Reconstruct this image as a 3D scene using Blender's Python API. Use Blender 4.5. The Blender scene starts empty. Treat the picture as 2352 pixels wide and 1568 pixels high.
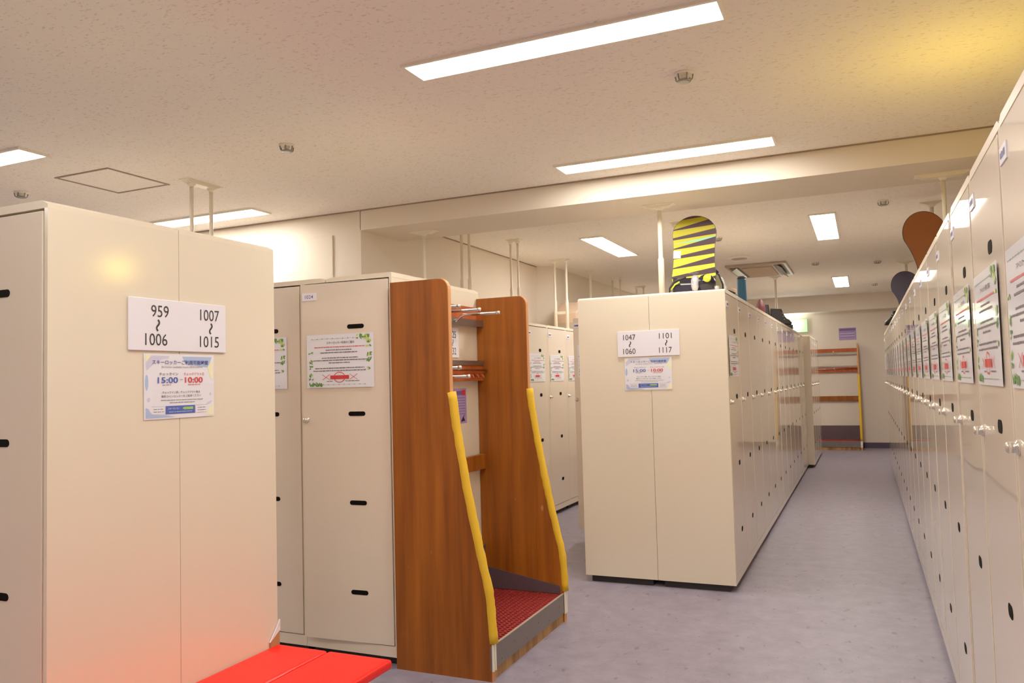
import bpy, bmesh, math, random
from mathutils import Vector, Matrix
random.seed(7)
scn = bpy.context.scene
COL = scn.collection
R = math.radians
PI = math.pi
CEIL = 2.55      # ceiling height
TOP = 1.775      # locker height
W = 0.503        # locker width
EYE = 1.26

# ------------------------------------------------------------------ materials
def s2l(c):
    return tuple((x/12.92 if x <= .04045 else ((x+.055)/1.055)**2.4) for x in c)
def rgb(r, g, b): return s2l((r/255, g/255, b/255)) + (1,)
def mat(name, col, rough=.5, metal=0., spec=.5, noise=0., nscale=6., coat=0., coat_r=.05, bump=0., bscale=60., emit=None, es=0., stretch=None, alpha=1., trans=0.):
    m = bpy.data.materials.new(name); m.use_nodes = True
    nt = m.node_tree; N = nt.nodes; L = nt.links
    b = N['Principled BSDF']
    b.inputs['Base Color'].default_value = col
    b.inputs['Roughness'].default_value = rough
    b.inputs['Metallic'].default_value = metal
    b.inputs['Specular IOR Level'].default_value = spec
    b.inputs['Coat Weight'].default_value = coat
    b.inputs['Coat Roughness'].default_value = coat_r
    b.inputs['Alpha'].default_value = alpha
    b.inputs['Transmission Weight'].default_value = trans
    if emit:
        b.inputs['Emission Color'].default_value = emit
        b.inputs['Emission Strength'].default_value = es
    tc = N.new('ShaderNodeTexCoord'); mp = N.new('ShaderNodeMapping')
    if stretch: mp.inputs['Scale'].default_value = stretch
    L.new(tc.outputs['Object'], mp.inputs['Vector'])
    if noise > 0:
        n = N.new('ShaderNodeTexNoise'); n.inputs['Scale'].default_value = nscale; n.inputs['Detail'].default_value = 5
        L.new(mp.outputs[0], n.inputs['Vector'])
        r = N.new('ShaderNodeMapRange'); r.inputs['To Min'].default_value = 1-noise; r.inputs['To Max'].default_value = 1+noise
        L.new(n.outputs['Fac'], r.inputs['Value'])
        mx = N.new('ShaderNodeMix'); mx.data_type = 'RGBA'; mx.blend_type = 'MULTIPLY'; mx.inputs['Factor'].default_value = 1
        mx.inputs['A'].default_value = col
        cb = N.new('ShaderNodeCombineColor')
        for i in range(3): L.new(r.outputs[0], cb.inputs[i])
        L.new(cb.outputs[0], mx.inputs['B']); L.new(mx.outputs['Result'], b.inputs['Base Color'])
    if bump > 0:
        n2 = N.new('ShaderNodeTexNoise'); n2.inputs['Scale'].default_value = bscale; n2.inputs['Detail'].default_value = 3
        L.new(mp.outputs[0], n2.inputs['Vector'])
        bp = N.new('ShaderNodeBump'); bp.inputs['Strength'].default_value = bump; bp.inputs['Distance'].default_value = .002
        L.new(n2.outputs['Fac'], bp.inputs['Height']); L.new(bp.outputs[0], b.inputs['Normal'])
    return m

CREAM = rgb(232, 219, 196)
M = {}
M['case'] = mat('cream_enamel', CREAM, .33, noise=.015, nscale=3, spec=.3)
M['side'] = mat('cream_enamel_side', CREAM, .42, noise=.02, nscale=2.5, spec=.3, coat=1., coat_r=.135)
M['door'] = mat('cream_enamel_gloss', rgb(230, 215, 195), .42, noise=.012, nscale=2, spec=.35, coat=1., coat_r=.025)
M['dark'] = mat('slot_black', rgb(12, 9, 7), .8, spec=.08, noise=.1)
M['base_gap'] = mat('base_gap_black', rgb(26, 22, 24), .7, noise=.1)
M['inside'] = mat('locker_inside', rgb(150, 130, 108), .6, noise=.03)
M['chrome'] = mat('chrome', rgb(215, 212, 208), .16, 1., noise=.03)
M['steel'] = mat('dull_steel', rgb(150, 146, 142), .34, .9, noise=.06, nscale=20)
M['lock'] = mat('lock_metal', rgb(232, 226, 215), .2, .8, noise=.02)
M['whitemetal'] = mat('white_pole_paint', rgb(240, 232, 214), .35, noise=.02)
M['paper'] = mat('paper_white', rgb(236, 236, 248), .5, noise=.01, coat=.8, coat_r=.08, bump=.5, bscale=14)
M['acrylic'] = mat('acrylic_white', rgb(238, 236, 248), .3, noise=.008)
M['ink'] = mat('ink_black', rgb(28, 22, 34), .5, noise=.05)
M['greyink'] = mat('ink_grey', rgb(104, 96, 106), .55, noise=.05)
M['red'] = mat('print_red', rgb(205, 40, 44), .5, noise=.05)
M['pinkred'] = mat('print_pinkred', rgb(214, 96, 104), .5, noise=.05)
M['blue'] = mat('print_blue', rgb(66, 88, 178), .5, noise=.04)
M['navyink'] = mat('print_navy', rgb(58, 58, 140), .5, noise=.04)
M['lblue'] = mat('print_light_blue', rgb(168, 190, 232), .5, noise=.04)
M['llav'] = mat('print_lavender', rgb(206, 204, 232), .5, noise=.04)
M['lyel'] = mat('print_light_yellow', rgb(246, 242, 196), .5, noise=.03)
M['lime'] = mat('print_lime', rgb(150, 200, 96), .5, noise=.04)
M['green'] = mat('print_green', rgb(84, 140, 60), .5, noise=.2, nscale=80)
M['lgreen'] = mat('print_yellow_green', rgb(190, 214, 80), .5, noise=.1, nscale=80)
M['purple'] = mat('print_purple', rgb(160, 132, 190), .5, noise=.03)
M['dpurple'] = mat('print_dark_purple', rgb(104, 76, 140), .5, noise=.03)
M['wall'] = mat('wall_paint', rgb(226, 214, 198), .7, noise=.02, nscale=2, bump=.08, bscale=150)
M['bench'] = mat('bench_red', rgb(252, 14, 4), .4, spec=.25, noise=.02, coat=.12, coat_r=.15)
M['fixture'] = mat('fixture_frame', rgb(244, 238, 224), .4, noise=.01)
M['foam'] = mat('foam_yellow', rgb(232, 182, 28), .75, noise=.09, nscale=14, bump=.25, bscale=120)
M['redmat'] = mat('rubber_mat_red', rgb(158, 38, 38), .6, noise=.12, nscale=30)
M['greyplate'] = mat('scuffed_grey_plate', rgb(120, 112, 108), .32, .35, noise=.12, nscale=12)
M['darkplate'] = mat('dark_grey_panel', rgb(84, 68, 76), .4, noise=.1, nscale=8)
M['greymetal'] = mat('ac_grey', rgb(176, 158, 140), .4, noise=.05)
M['darkgap'] = mat('ac_dark', rgb(60, 46, 36), .5, noise=.1)
M['glassclear'] = mat('lamp_dome_clear', rgb(206, 194, 180), .12, noise=.02, alpha=.5)
M['hatchline'] = mat('hatch_frame_metal', rgb(150, 132, 116), .4, .4, noise=.05)
M['base'] = mat('baseboard_vinyl', rgb(66, 56, 78), .45, noise=.05)
M['black'] = mat('black_rubber', rgb(22, 18, 24), .45, noise=.1)
M['blackgloss'] = mat('black_plastic_gloss', rgb(22, 18, 34), .2, noise=.1)
M['navy'] = mat('navy_board', rgb(52, 44, 74), .35, noise=.06)
M['brown'] = mat('brown_board', rgb(168, 98, 50), .35, noise=.1, nscale=4, stretch=(1, 1, .3))
M['bluecup'] = mat('blue_plastic', rgb(38, 104, 148), .4, noise=.05)
M['teal'] = mat('green_nylon', rgb(10, 84, 72), .6, noise=.15, nscale=20)
M['maroon'] = mat('maroon_nylon', rgb(92, 30, 34), .6, noise=.15, nscale=20)
M['tan'] = mat('tan_fabric', rgb(204, 176, 150), .7, noise=.06, nscale=20)
M['clearbag'] = mat('pale_green_vinyl', rgb(176, 172, 128), .25, noise=.08, alpha=.75)
M['silver'] = mat('silver_plastic', rgb(206, 202, 210), .22, .5, noise=.05)
M['yellowlime'] = mat('lime_plastic', rgb(206, 222, 36), .35, noise=.06)
M['corner'] = mat('brown_corner_tape', rgb(184, 132, 80), .55, noise=.15, nscale=40)
M['exit'] = mat('exit_panel_green', rgb(160, 200, 150), .5, emit=rgb(160, 214, 150), es=.35, noise=.02)
M['lampwhite'] = mat('lamp_white', rgb(255, 255, 240), .4, emit=(1, 1, .88, 1), es=30, noise=.01)
M['diffuser'] = mat('fixture_diffuser', rgb(255, 250, 240), .4, emit=(1.0, .915, .80, 1), es=30, noise=.005)
M['diffuser_far'] = mat('fixture_diffuser_far', rgb(255, 250, 240), .4, emit=(1.0, .90, .79, 1), es=26, noise=.005)

def ceiling_mat():
    m = mat('ceiling_tile_fissured', rgb(244, 236, 226), .85)
    nt = m.node_tree; N = nt.nodes; L = nt.links; b = N['Principled BSDF']
    tc = N.new('ShaderNodeTexCoord'); mp = N.new('ShaderNodeMapping'); mp.inputs['Scale'].default_value = (1, 1.9, 1)
    n = N.new('ShaderNodeTexNoise'); n.inputs['Scale'].default_value = 48; n.inputs['Detail'].default_value = 3; n.inputs['Roughness'].default_value = .55
    r = N.new('ShaderNodeValToRGB')
    r.color_ramp.elements[0].position = .33; r.color_ramp.elements[0].color = rgb(222, 211, 200)
    r.color_ramp.elements[1].position = .41; r.color_ramp.elements[1].color = rgb(246, 239, 230)
    L.new(tc.outputs['Object'], mp.inputs[0]); L.new(mp.outputs[0], n.inputs['Vector']); L.new(n.outputs['Fac'], r.inputs[0])
    L.new(r.outputs[0], b.inputs['Base Color'])
    bp = N.new('ShaderNodeBump'); bp.inputs['Strength'].default_value = .12; bp.inputs['Distance'].default_value = .003
    L.new(r.outputs[0], bp.inputs['Height']); L.new(bp.outputs[0], b.inputs['Normal'])
    return m
M['ceiling'] = ceiling_mat()

def floor_mat():
    m = mat('floor_vinyl_grey', rgb(150, 138, 150), .38, spec=.45)
    nt = m.node_tree; N = nt.nodes; L = nt.links; b = N['Principled BSDF']
    tc = N.new('ShaderNodeTexCoord')
    n = N.new('ShaderNodeTexNoise'); n.inputs['Scale'].default_value = 9; n.inputs['Detail'].default_value = 10; n.inputs['Roughness'].default_value = .7
    L.new(tc.outputs['Object'], n.inputs['Vector'])
    r = N.new('ShaderNodeValToRGB')
    r.color_ramp.elements[0].position = .3; r.color_ramp.elements[0].color = rgb(116, 110, 128)
    r.color_ramp.elements[1].position = .72; r.color_ramp.elements[1].color = rgb(150, 143, 161)
    L.new(n.outputs['Fac'], r.inputs[0])
    # small dark scuffs
    v = N.new('ShaderNodeTexNoise'); v.inputs['Scale'].default_value = 26; v.inputs['Detail'].default_value = 4
    mp2 = N.new('ShaderNodeMapping'); mp2.inputs['Scale'].default_value = (1, .45, 1); mp2.inputs['Rotation'].default_value = (0, 0, .6)
    L.new(tc.outputs['Object'], mp2.inputs[0]); L.new(mp2.outputs[0], v.inputs['Vector'])
    rs = N.new('ShaderNodeValToRGB'); rs.color_ramp.elements[0].position = .30; rs.color_ramp.elements[0].color = (.62, .58, .58, 1)
    rs.color_ramp.elements[1].position = .37; rs.color_ramp.elements[1].color = (1, 1, 1, 1)
    L.new(v.outputs['Fac'], rs.inputs[0])
    mx = N.new('ShaderNodeMix'); mx.data_type = 'RGBA'; mx.blend_type = 'MULTIPLY'; mx.inputs['Factor'].default_value = 1
    L.new(r.outputs[0], mx.inputs['A']); L.new(rs.outputs[0], mx.inputs['B'])
    # fine diagonal ribs
    w = N.new('ShaderNodeTexWave'); w.inputs['Scale'].default_value = 26; w.inputs['Distortion'].default_value = .2
    mp = N.new('ShaderNodeMapping'); mp.inputs['Rotation'].default_value = (0, 0, R(50))
    L.new(tc.outputs['Object'], mp.inputs[0]); L.new(mp.outputs[0], w.inputs['Vector'])
    rw = N.new('ShaderNodeMapRange'); rw.inputs['To Min'].default_value = .95; rw.inputs['To Max'].default_value = 1.04
    L.new(w.outputs['Fac'], rw.inputs['Value'])
    cb = N.new('ShaderNodeCombineColor')
    for i in range(3): L.new(rw.outputs[0], cb.inputs[i])
    mx2 = N.new('ShaderNodeMix'); mx2.data_type = 'RGBA'; mx2.blend_type = 'MULTIPLY'; mx2.inputs['Factor'].default_value = 1
    L.new(mx.outputs['Result'], mx2.inputs['A']); L.new(cb.outputs[0], mx2.inputs['B'])
    L.new(mx2.outputs['Result'], b.inputs['Base Color'])
    bp = N.new('ShaderNodeBump'); bp.inputs['Strength'].default_value = .18; bp.inputs['Distance'].default_value = .0015
    L.new(w.outputs['Fac'], bp.inputs['Height']); L.new(bp.outputs[0], b.inputs['Normal'])
    rr = N.new('ShaderNodeMapRange'); rr.inputs['To Min'].default_value = .3; rr.inputs['To Max'].default_value = .5
    L.new(n.outputs['Fac'], rr.inputs['Value']); L.new(rr.outputs[0], b.inputs['Roughness'])
    return m
M['floor'] = floor_mat()

def wood_mat(name, c1, c2, rough=.36):
    m = mat(name, c1, .5, spec=.3, coat=.06, coat_r=.2)
    nt = m.node_tree; N = nt.nodes; L = nt.links; b = N['Principled BSDF']
    tc = N.new('ShaderNodeTexCoord'); mp = N.new('ShaderNodeMapping'); mp.inputs['Scale'].default_value = (9, 9, .5)
    n = N.new('ShaderNodeTexNoise'); n.inputs['Scale'].default_value = 1.6; n.inputs['Detail'].default_value = 8; n.inputs['Roughness'].default_value = .6
    L.new(tc.outputs['Object'], mp.inputs[0]); L.new(mp.outputs[0], n.inputs['Vector'])
    r = N.new('ShaderNodeValToRGB'); r.color_ramp.elements[0].position = .32; r.color_ramp.elements[0].color = c1
    r.color_ramp.elements[1].position = .72; r.color_ramp.elements[1].color = c2
    L.new(n.outputs['Fac'], r.inputs[0])
    # pale scratches
    mp3 = N.new('ShaderNodeMapping'); mp3.inputs['Scale'].default_value = (14, 14, 7); mp3.inputs['Rotation'].default_value = (.5, .3, .4)
    L.new(tc.outputs['Object'], mp3.inputs[0])
    s = N.new('ShaderNodeTexNoise'); s.inputs['Scale'].default_value = 1.5; s.inputs['Detail'].default_value = 2
    L.new(mp3.outputs[0], s.inputs['Vector'])
    rs = N.new('ShaderNodeValToRGB'); rs.color_ramp.elements[0].position = .76; rs.color_ramp.elements[0].color = (0, 0, 0, 1)
    rs.color_ramp.elements[1].position = .80; rs.color_ramp.elements[1].color = (.5, .5, .5, 1)
    L.new(s.outputs['Fac'], rs.inputs[0])
    mx = N.new('ShaderNodeMix'); mx.data_type = 'RGBA'; mx.inputs['B'].default_value = rgb(200, 150, 96)
    L.new(rs.outputs[0], mx.inputs['Factor']); L.new(r.outputs[0], mx.inputs['A'])
    L.new(mx.outputs['Result'], b.inputs['Base Color'])
    return m
M['wood'] = wood_mat('orange_brown_plywood', rgb(112, 53, 8), rgb(170, 92, 20))
M['woodrail'] = wood_mat('orange_rail_wood', rgb(160, 66, 28), rgb(188, 92, 42))
M['woodworn'] = wood_mat('worn_toe_wood', rgb(110, 66, 26), rgb(196, 150, 88), .6)
M['woodtrim'] = wood_mat('edge_trim_wood', rgb(196, 122, 66), rgb(224, 160, 104))

def stripe_mat():
    # yellow-green, charcoal and teal zebra bands of the snowboard top sheet (object space: x across, z along)
    m = mat('zebra_topsheet', rgb(200, 214, 40), .6, spec=.2)
    nt = m.node_tree; N = nt.nodes; L = nt.links; b = N['Principled BSDF']
    tc = N.new('ShaderNodeTexCoord'); sep = N.new('ShaderNodeSeparateXYZ'); L.new(tc.outputs['Object'], sep.inputs[0])
    def math_(op, a, bb=None, v=None):
        k = N.new('ShaderNodeMath'); k.operation = op
        if hasattr(a, 'links'): L.new(a, k.inputs[0])
        else: k.inputs[0].default_value = a
        if bb is not None:
            if hasattr(bb, 'links'): L.new(bb, k.inputs[1])
            else: k.inputs[1].default_value = bb
        return k.outputs[0]
    x, z = sep.outputs[0], sep.outputs[2]
    t = math_('ADD', math_('MULTIPLY', z, 15.2), math_('MULTIPLY', x, -1.7))
    fr = math_('FRACT', t)
    odd = math_('GREATER_THAN', math_('FRACT', math_('MULTIPLY', math_('FLOOR', t), .5)), .25)
    # wedge: the dark band is wide at one side and thin at the other
    xs = math_('MULTIPLY', x, math_('SUBTRACT', math_('MULTIPLY', odd, .6), -.9))
    thr = math_('ADD', math_('MULTIPLY', xs, 1.5), .42)
    dark = math_('LESS_THAN', fr, thr)
    mx = N.new('ShaderNodeMix'); mx.data_type = 'RGBA'
    g = N.new('ShaderNodeMapRange'); g.inputs['From Min'].default_value = .1; g.inputs['From Max'].default_value = .5
    L.new(z, g.inputs['Value'])
    yg = N.new('ShaderNodeMix'); yg.data_type = 'RGBA'; yg.inputs['A'].default_value = rgb(206, 214, 54); yg.inputs['B'].default_value = rgb(160, 150, 28)
    L.new(g.outputs[0], yg.inputs['Factor'])
    te = math_('MULTIPLY', math_('LESS_THAN', math_('ABSOLUTE', math_('SUBTRACT', fr, .62)), math_('ADD', math_('MULTIPLY', x, .7), .1)),
               math_('LESS_THAN', math_('FRACT', math_('MULTIPLY', math_('FLOOR', math_('ADD', t, 0)), .2)), .15))
    mt = N.new('ShaderNodeMix'); mt.data_type = 'RGBA'; mt.inputs['B'].default_value = rgb(126, 190, 150)
    L.new(te, mt.inputs['Factor']); L.new(yg.outputs['Result'], mt.inputs['A'])
    L.new(dark, mx.inputs['Factor']); L.new(mt.outputs['Result'], mx.inputs['A']); mx.inputs['B'].default_value = rgb(62, 44, 52)
    L.new(mx.outputs['Result'], b.inputs['Base Color'])
    return m
M['zebra'] = stripe_mat()

# ------------------------------------------------------------------ mesh helpers
class MB:
    def __init__(s): s.bm = bmesh.new(); s.mats = []
    def mi(s, m):
        if m is None: return 0
        if m not in s.mats: s.mats.append(m)
        return s.mats.index(m)
    def box(s, x0, x1, y0, y1, z0, z1, m=None, bev=0., seg=2, rot=None):
        r = bmesh.ops.create_cube(s.bm, size=1)
        vs = r['verts']
        for v in vs:
            v.co = Vector(((x0+x1)/2+v.co.x*(x1-x0), (y0+y1)/2+v.co.y*(y1-y0), (z0+z1)/2+v.co.z*(z1-z0)))
        es = list({e for v in vs for e in v.link_edges}); fs = list({f for v in vs for f in v.link_faces})
        if bev > 0:
            rr = bmesh.ops.bevel(s.bm, geom=es, offset=bev, segments=seg, profile=.5, affect='EDGES')
            fs = list({f for f in rr['faces']} | {f for f in fs if f.is_valid})
            vs = list({v for f in fs for v in f.verts})
        k = s.mi(m)
        for f in fs:
            if f.is_valid: f.material_index = k
        if rot: bmesh.ops.transform(s.bm, matrix=rot, verts=vs)
        return vs
    def prism(s, pts, a0, a1, axis='y', m=None, bev=0.):
        """pts: 2D outline; axis: the extrusion axis. y -> pts are (x,z); x -> (y,z); z -> (x,y)"""
        def P(p, a):
            if axis == 'y': return (p[0], a, p[1])
            if axis == 'x': return (a, p[0], p[1])
            return (p[0], p[1], a)
        v0 = [s.bm.verts.new(P(p, a0)) for p in pts]; v1 = [s.bm.verts.new(P(p, a1)) for p in pts]
        n = len(pts); fs = [s.bm.faces.new(v0), s.bm.faces.new(v1[::-1])]
        for i in range(n): fs.append(s.bm.faces.new((v0[i], v1[i], v1[(i+1) % n], v0[(i+1) % n])))
        k = s.mi(m)
        for f in fs: f.material_index = k
        if bev > 0:
            es = [e for f in fs[:2] for e in f.edges]
            rr = bmesh.ops.bevel(s.bm, geom=es, offset=bev, segments=2, profile=.5, affect='EDGES')
            for f in rr['faces']: f.material_index = k
        return v0+v1
    def tube(s, pts, r, m=None, seg=12, caps=True):
        pts = [Vector(p) for p in pts]; rs = r if isinstance(r, (list, tuple)) else [r]*len(pts)
        rings = []
        prev = None
        for i, p in enumerate(pts):
            if i == 0: d = pts[1]-p
            elif i == len(pts)-1: d = p-pts[i-1]
            else: d = (pts[i+1]-pts[i-1])
            d.normalize()
            if prev is None:
                u = d.orthogonal().normalized()
            else:
                u = (prev - d*prev.dot(d)).normalized()
            prev = u; w = d.cross(u)
            rings.append([s.bm.verts.new(p+(u*math.cos(2*PI*j/seg)+w*math.sin(2*PI*j/seg))*rs[i]) for j in range(seg)])
        k = s.mi(m)
        for a, b in zip(rings, rings[1:]):
            for j in range(seg):
                f = s.bm.faces.new((a[j], a[(j+1) % seg], b[(j+1) % seg], b[j])); f.material_index = k; f.smooth = True
        if caps:
            for rg in (rings[0][::-1], rings[-1]):
                f = s.bm.faces.new(rg); f.material_index = k
    def lathe(s, prof, m=None, seg=24, center=(0, 0, 0), rot=None):
        """prof: (r, z) list"""
        rings = []; c = Vector(center)
        for (r, z) in prof:
            rg = []
            for j in range(seg):
                p = Vector((max(r, 1e-4)*math.cos(2*PI*j/seg), max(r, 1e-4)*math.sin(2*PI*j/seg), z))
                if rot: p = rot @ p
                rg.append(s.bm.verts.new(c+p))
            rings.append(rg)
        k = s.mi(m)
        for a, b in zip(rings, rings[1:]):
            for j in range(seg):
                f = s.bm.faces.new((a[j], a[(j+1) % seg], b[(j+1) % seg], b[j])); f.material_index = k; f.smooth = True
        for rg in (rings[0][::-1], rings[-1]):
            f = s.bm.faces.new(rg); f.material_index = k
    def build(s, name, m=None, parent=None, loc=(0, 0, 0), rot=(0, 0, 0)):
        bmesh.ops.recalc_face_normals(s.bm, faces=s.bm.faces)
        me = bpy.data.meshes.new(name); s.bm.to_mesh(me); s.bm.free()
        if m is not None and not s.mats: me.materials.append(m)
        for x in s.mats: me.materials.append(x)
        return link(name, me, parent, loc, rot)

def link(name, me, parent=None, loc=(0, 0, 0), rot=(0, 0, 0)):
    o = bpy.data.objects.new(name, me); COL.objects.link(o)
    o.location = loc; o.rotation_euler = rot
    if parent: o.parent = parent
    return o
def tag(o, label, cat, group=None, kind=None):
    if label: o['label'] = label
    if cat: o['category'] = cat
    if group: o['group'] = group
    if kind: o['kind'] = kind
    return o
def empty(name, loc=(0, 0, 0), rz=0., rot=None):
    o = bpy.data.objects.new(name, None); COL.objects.link(o); o.empty_display_size = .1
    o.location = loc; o.rotation_euler = rot or (0, 0, rz)
    return o
KIDS = {}
def copy_tree(o, loc=None, rz=None, parent=None):
    c = o.copy(); COL.objects.link(c)
    if loc is not None: c.location = loc
    if rz is not None: c.rotation_euler = (0, 0, rz)
    if parent is not None: c.parent = parent
    for ch in list(o.children): copy_tree(ch, parent=c)
    return c
def bx(name, x0, x1, y0, y1, z0, z1, m, parent=None, bev=0., **k):
    b = MB(); b.box(x0, x1, y0, y1, z0, z1, bev=bev); return b.build(name, m, parent, **k)
def struct(o): o['kind'] = 'structure'; return o

def text_mesh(parts):
    """parts: (string, x, z, height, width_or_None, material, [spacing]) centred on (x, z) in the x-z plane facing -y. Returns an MB."""
    b = MB()
    for p in parts:
        s, x, z, h, w, m = p[:6]
        c = bpy.data.curves.new('t', 'FONT'); c.body = s; c.resolution_u = 3
        if len(p) > 6: c.offset = p[6]
        o = bpy.data.objects.new('t', c); COL.objects.link(o); bpy.context.view_layer.update()
        me = bpy.data.meshes.new_from_object(o.evaluated_get(bpy.context.evaluated_depsgraph_get()))
        vs = [v.co.copy() for v in me.vertices]
        if vs:
            x0 = min(v.x for v in vs); x1 = max(v.x for v in vs); y0 = min(v.y for v in vs); y1 = max(v.y for v in vs)
            sz = h/max(y1-y0, 1e-6); sx = (w/max(x1-x0, 1e-6)) if w else sz
            nv = [b.bm.verts.new((x+(v.x-(x0+x1)/2)*sx, 0, z+(v.y-(y0+y1)/2)*sz)) for v in vs]
            k = b.mi(m)
            for f in me.polygons:
                try:
                    ff = b.bm.faces.new([nv[i] for i in f.vertices]); ff.material_index = k
                except ValueError: pass
        bpy.data.objects.remove(o); bpy.data.curves.remove(c); bpy.data.meshes.remove(me)
    return b
def flat(b, pts, m, y=0.):
    f = b.bm.faces.new([b.bm.verts.new((p[0], y, p[1])) for p in pts]); f.material_index = b.mi(m)
def frect(b, x0, x1, z0, z1, m, y=0.): flat(b, [(x0, z0), (x1, z0), (x1, z1), (x0, z1)], m, y)
def fell(b, cx, cz, rx, rz, m, y=0., n=18, a=0.):
    flat(b, [(cx+rx*math.cos(2*PI*i/n)*math.cos(a)-rz*math.sin(2*PI*i/n)*math.sin(a), cz+rx*math.cos(2*PI*i/n)*math.sin(a)+rz*math.sin(2*PI*i/n)*math.cos(a)) for i in range(n)], m, y)
def fbar(b, x0, z0, x1, z1, w, m, y=0.):
    d = Vector((x1-x0, z1-z0)); n = Vector((-d.y, d.x)).normalized()*w/2
    flat(b, [(x0-n.x, z0-n.y), (x1-n.x, z1-n.y), (x1+n.x, z1+n.y), (x0+n.x, z0+n.y)], m, y)
def build_flat(b, name, parent, loc=(0, 0, 0)):
    me = bpy.data.meshes.new(name); b.bm.to_mesh(me); b.bm.free()
    for x in b.mats: me.materials.append(x)
    return link(name, me, parent, loc)

# ------------------------------------------------------------------ room
XL, XR, YB, YF = -7.0, 1.9, -3.2, 14.5
struct(bx('floor', XL-.2, XR+.2, YB-.2, YF+.2, -.1, 0, M['floor']))
# ceiling pierced by the recessed fixtures is built as one slab; fixtures hang 4 mm below it
struct(bx('ceiling', XL-.2, XR+.2, YB-.2, YF+.2, CEIL, CEIL+.1, M['ceiling']))
struct(bx('wall_right', XR, XR+.15, YB, YF, 0, CEIL, M['wall']))
struct(bx('wall_back', XL, XR, YB-.15, YB, 0, CEIL, M['wall']))
struct(bx('wall_front', XL, XR, YF, YF+.15, 0, CEIL, M['wall']))
struct(bx('wall_left', XL-.15, XL, YB, 4.86, 0, CEIL, M['wall']))
b = MB()
b.prism([(XL, 4.86), (-3.34, 4.86), (-3.34, 8.29), (-3.18, 8.40), (-3.18, 9.0), (-3.18, YF), (XL, YF)], 0, CEIL, 'z')
struct(b.build('wall_inner', M['wall']))
struct(bx('trim_1', -3.345, XR, 4.86, 5.42, 2.40, CEIL, M['wall']))      # ceiling beam across the room
struct(bx('trim_2', -3.2, XR, 14.2, YF, 2.285, CEIL, M['wall']))          # beam before the far wall
# thin shadow-gap bead where ceiling meets beam and walls
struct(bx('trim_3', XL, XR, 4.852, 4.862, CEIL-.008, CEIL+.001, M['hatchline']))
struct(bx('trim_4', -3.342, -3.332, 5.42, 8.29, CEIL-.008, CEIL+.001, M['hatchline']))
struct(bx('baseboard_front', -3.18, XR, YF-.012, YF, 0, .09, M['base']))
struct(bx('baseboard_left', -3.34, -3.33, 4.87, 8.25, 0, .09, M['base']))

pan = tag(MB(), '', '') if False else None
b = MB(); b.box(-5.6, -3.585, 4.848, 4.8595, .05, 2.385, bev=.004)
o = b.build('wall_board', M['wall']); tag(o, 'large flush cream board fixed to the brightly lit wall behind the lockers', 'board')

# ------------------------------------------------------------------ ceiling fixtures
def fixture(cx, cy, lx, ly, label, dm=M['diffuser']):
    t = empty('ceiling_light', (cx, cy, CEIL)); tag(t, label, 'ceiling light', 'recessed fluorescent ceiling lights')
    b = MB(); g = .014
    for (a0, a1, c0, c1) in ((-lx/2-g, lx/2+g, -ly/2-g, -ly/2), (-lx/2-g, lx/2+g, ly/2, ly/2+g), (-lx/2-g, -lx/2, -ly/2, ly/2), (lx/2, lx/2+g, -ly/2, ly/2)):
        b.box(a0, a1, c0, c1, -.012, 0)
    b.build('frame', M['fixture'], t)
    bx('diffuser', -lx/2, lx/2, -ly/2, ly/2, -.008, 0, dm, t)
    return t
fixture(-1.025, 2.80, 1.24, .15, 'long bright ceiling light, the nearest and largest, at the top of the view')
fixture(-1.02, 4.53, 1.24, .17, 'long bright ceiling light just before the wide ceiling beam')
fixture(-4.61, 2.79, 1.24, .15, 'ceiling light cut off at the left edge above the tall locker block')
fixture(-4.58, 4.50, 1.24, .18, 'ceiling light glowing behind the two white struts near the bright wall')
for k, (x, y) in enumerate(((-1.025, 1.05), (-4.61, 1.05), (-1.025, -.7), (-4.61, -.7))):  # unseen fixtures carrying the grid on, added to light the room
    fixture(x, y, 1.24, .15, ['added long ceiling light, unseen above the camera', 'added ceiling light, unseen over the bays to the far side', 'added ceiling light, unseen behind the camera over the aisle end', 'added ceiling light, unseen behind the camera over the side bays'][k])
fixture(-2.21, 7.46, .20, 1.22, 'slanting lengthwise ceiling light over the bay beyond the beam', M['diffuser_far'])
fixture(-.255, 7.5, .185, 1.30, 'square-looking lengthwise ceiling light over the far aisle, nearer of two', M['diffuser_far'])
fixture(-.24, 12.15, .185, 1.34, 'small bright ceiling light over the far end of the aisle', M['diffuser_far'])
fixture(-2.2, 11.9, .20, 1.22, 'ceiling light deep in the far left bay behind the striped snowboard', M['diffuser_far'])

def smoke(x, y, label):
    t = empty('smoke_detector', (x, y, CEIL)); tag(t, label, 'smoke detector', 'small ceiling detectors'); t.scale = (.85, .85, .8)
    b = MB(); b.lathe([(.048, 0), (.048, -.010), (.042, -.014)]); b.build('base', M['fixture'], t)
    b = MB()
    for k in range(6):
        a = 2*PI*k/6
        b.tube([(.044*math.cos(a), .044*math.sin(a), -.012), (.040*math.cos(a), .040*math.sin(a), -.036), (.03*math.cos(a), .03*math.sin(a), -.044)], .004, seg=6)
    b.lathe([(.034, -.040), (.034, -.046), (.02, -.048)])
    b.build('cage', M['steel'], t)
    b = MB(); b.lathe([(.018, -.012), (.018, -.03), (.008, -.036)]); b.build('sensor', M['fixture'], t)
smoke(-.644, 3.345, 'caged ceiling detector between the two long lights')
smoke(-2.76, 3.345, 'caged ceiling detector over the bay between the cream blocks')
smoke(-4.87, 3.33, 'caged ceiling detector next to the access hatch')
smoke(.19, 6.59, 'small ceiling detector beyond the beam near the brown snowboard')
smoke(-.46, 9.84, 'tiny ceiling detector between the air conditioner and the aisle light')
smoke(.2, 10.1, 'tiny ceiling detector level with the air conditioner on the aisle side')
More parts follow.
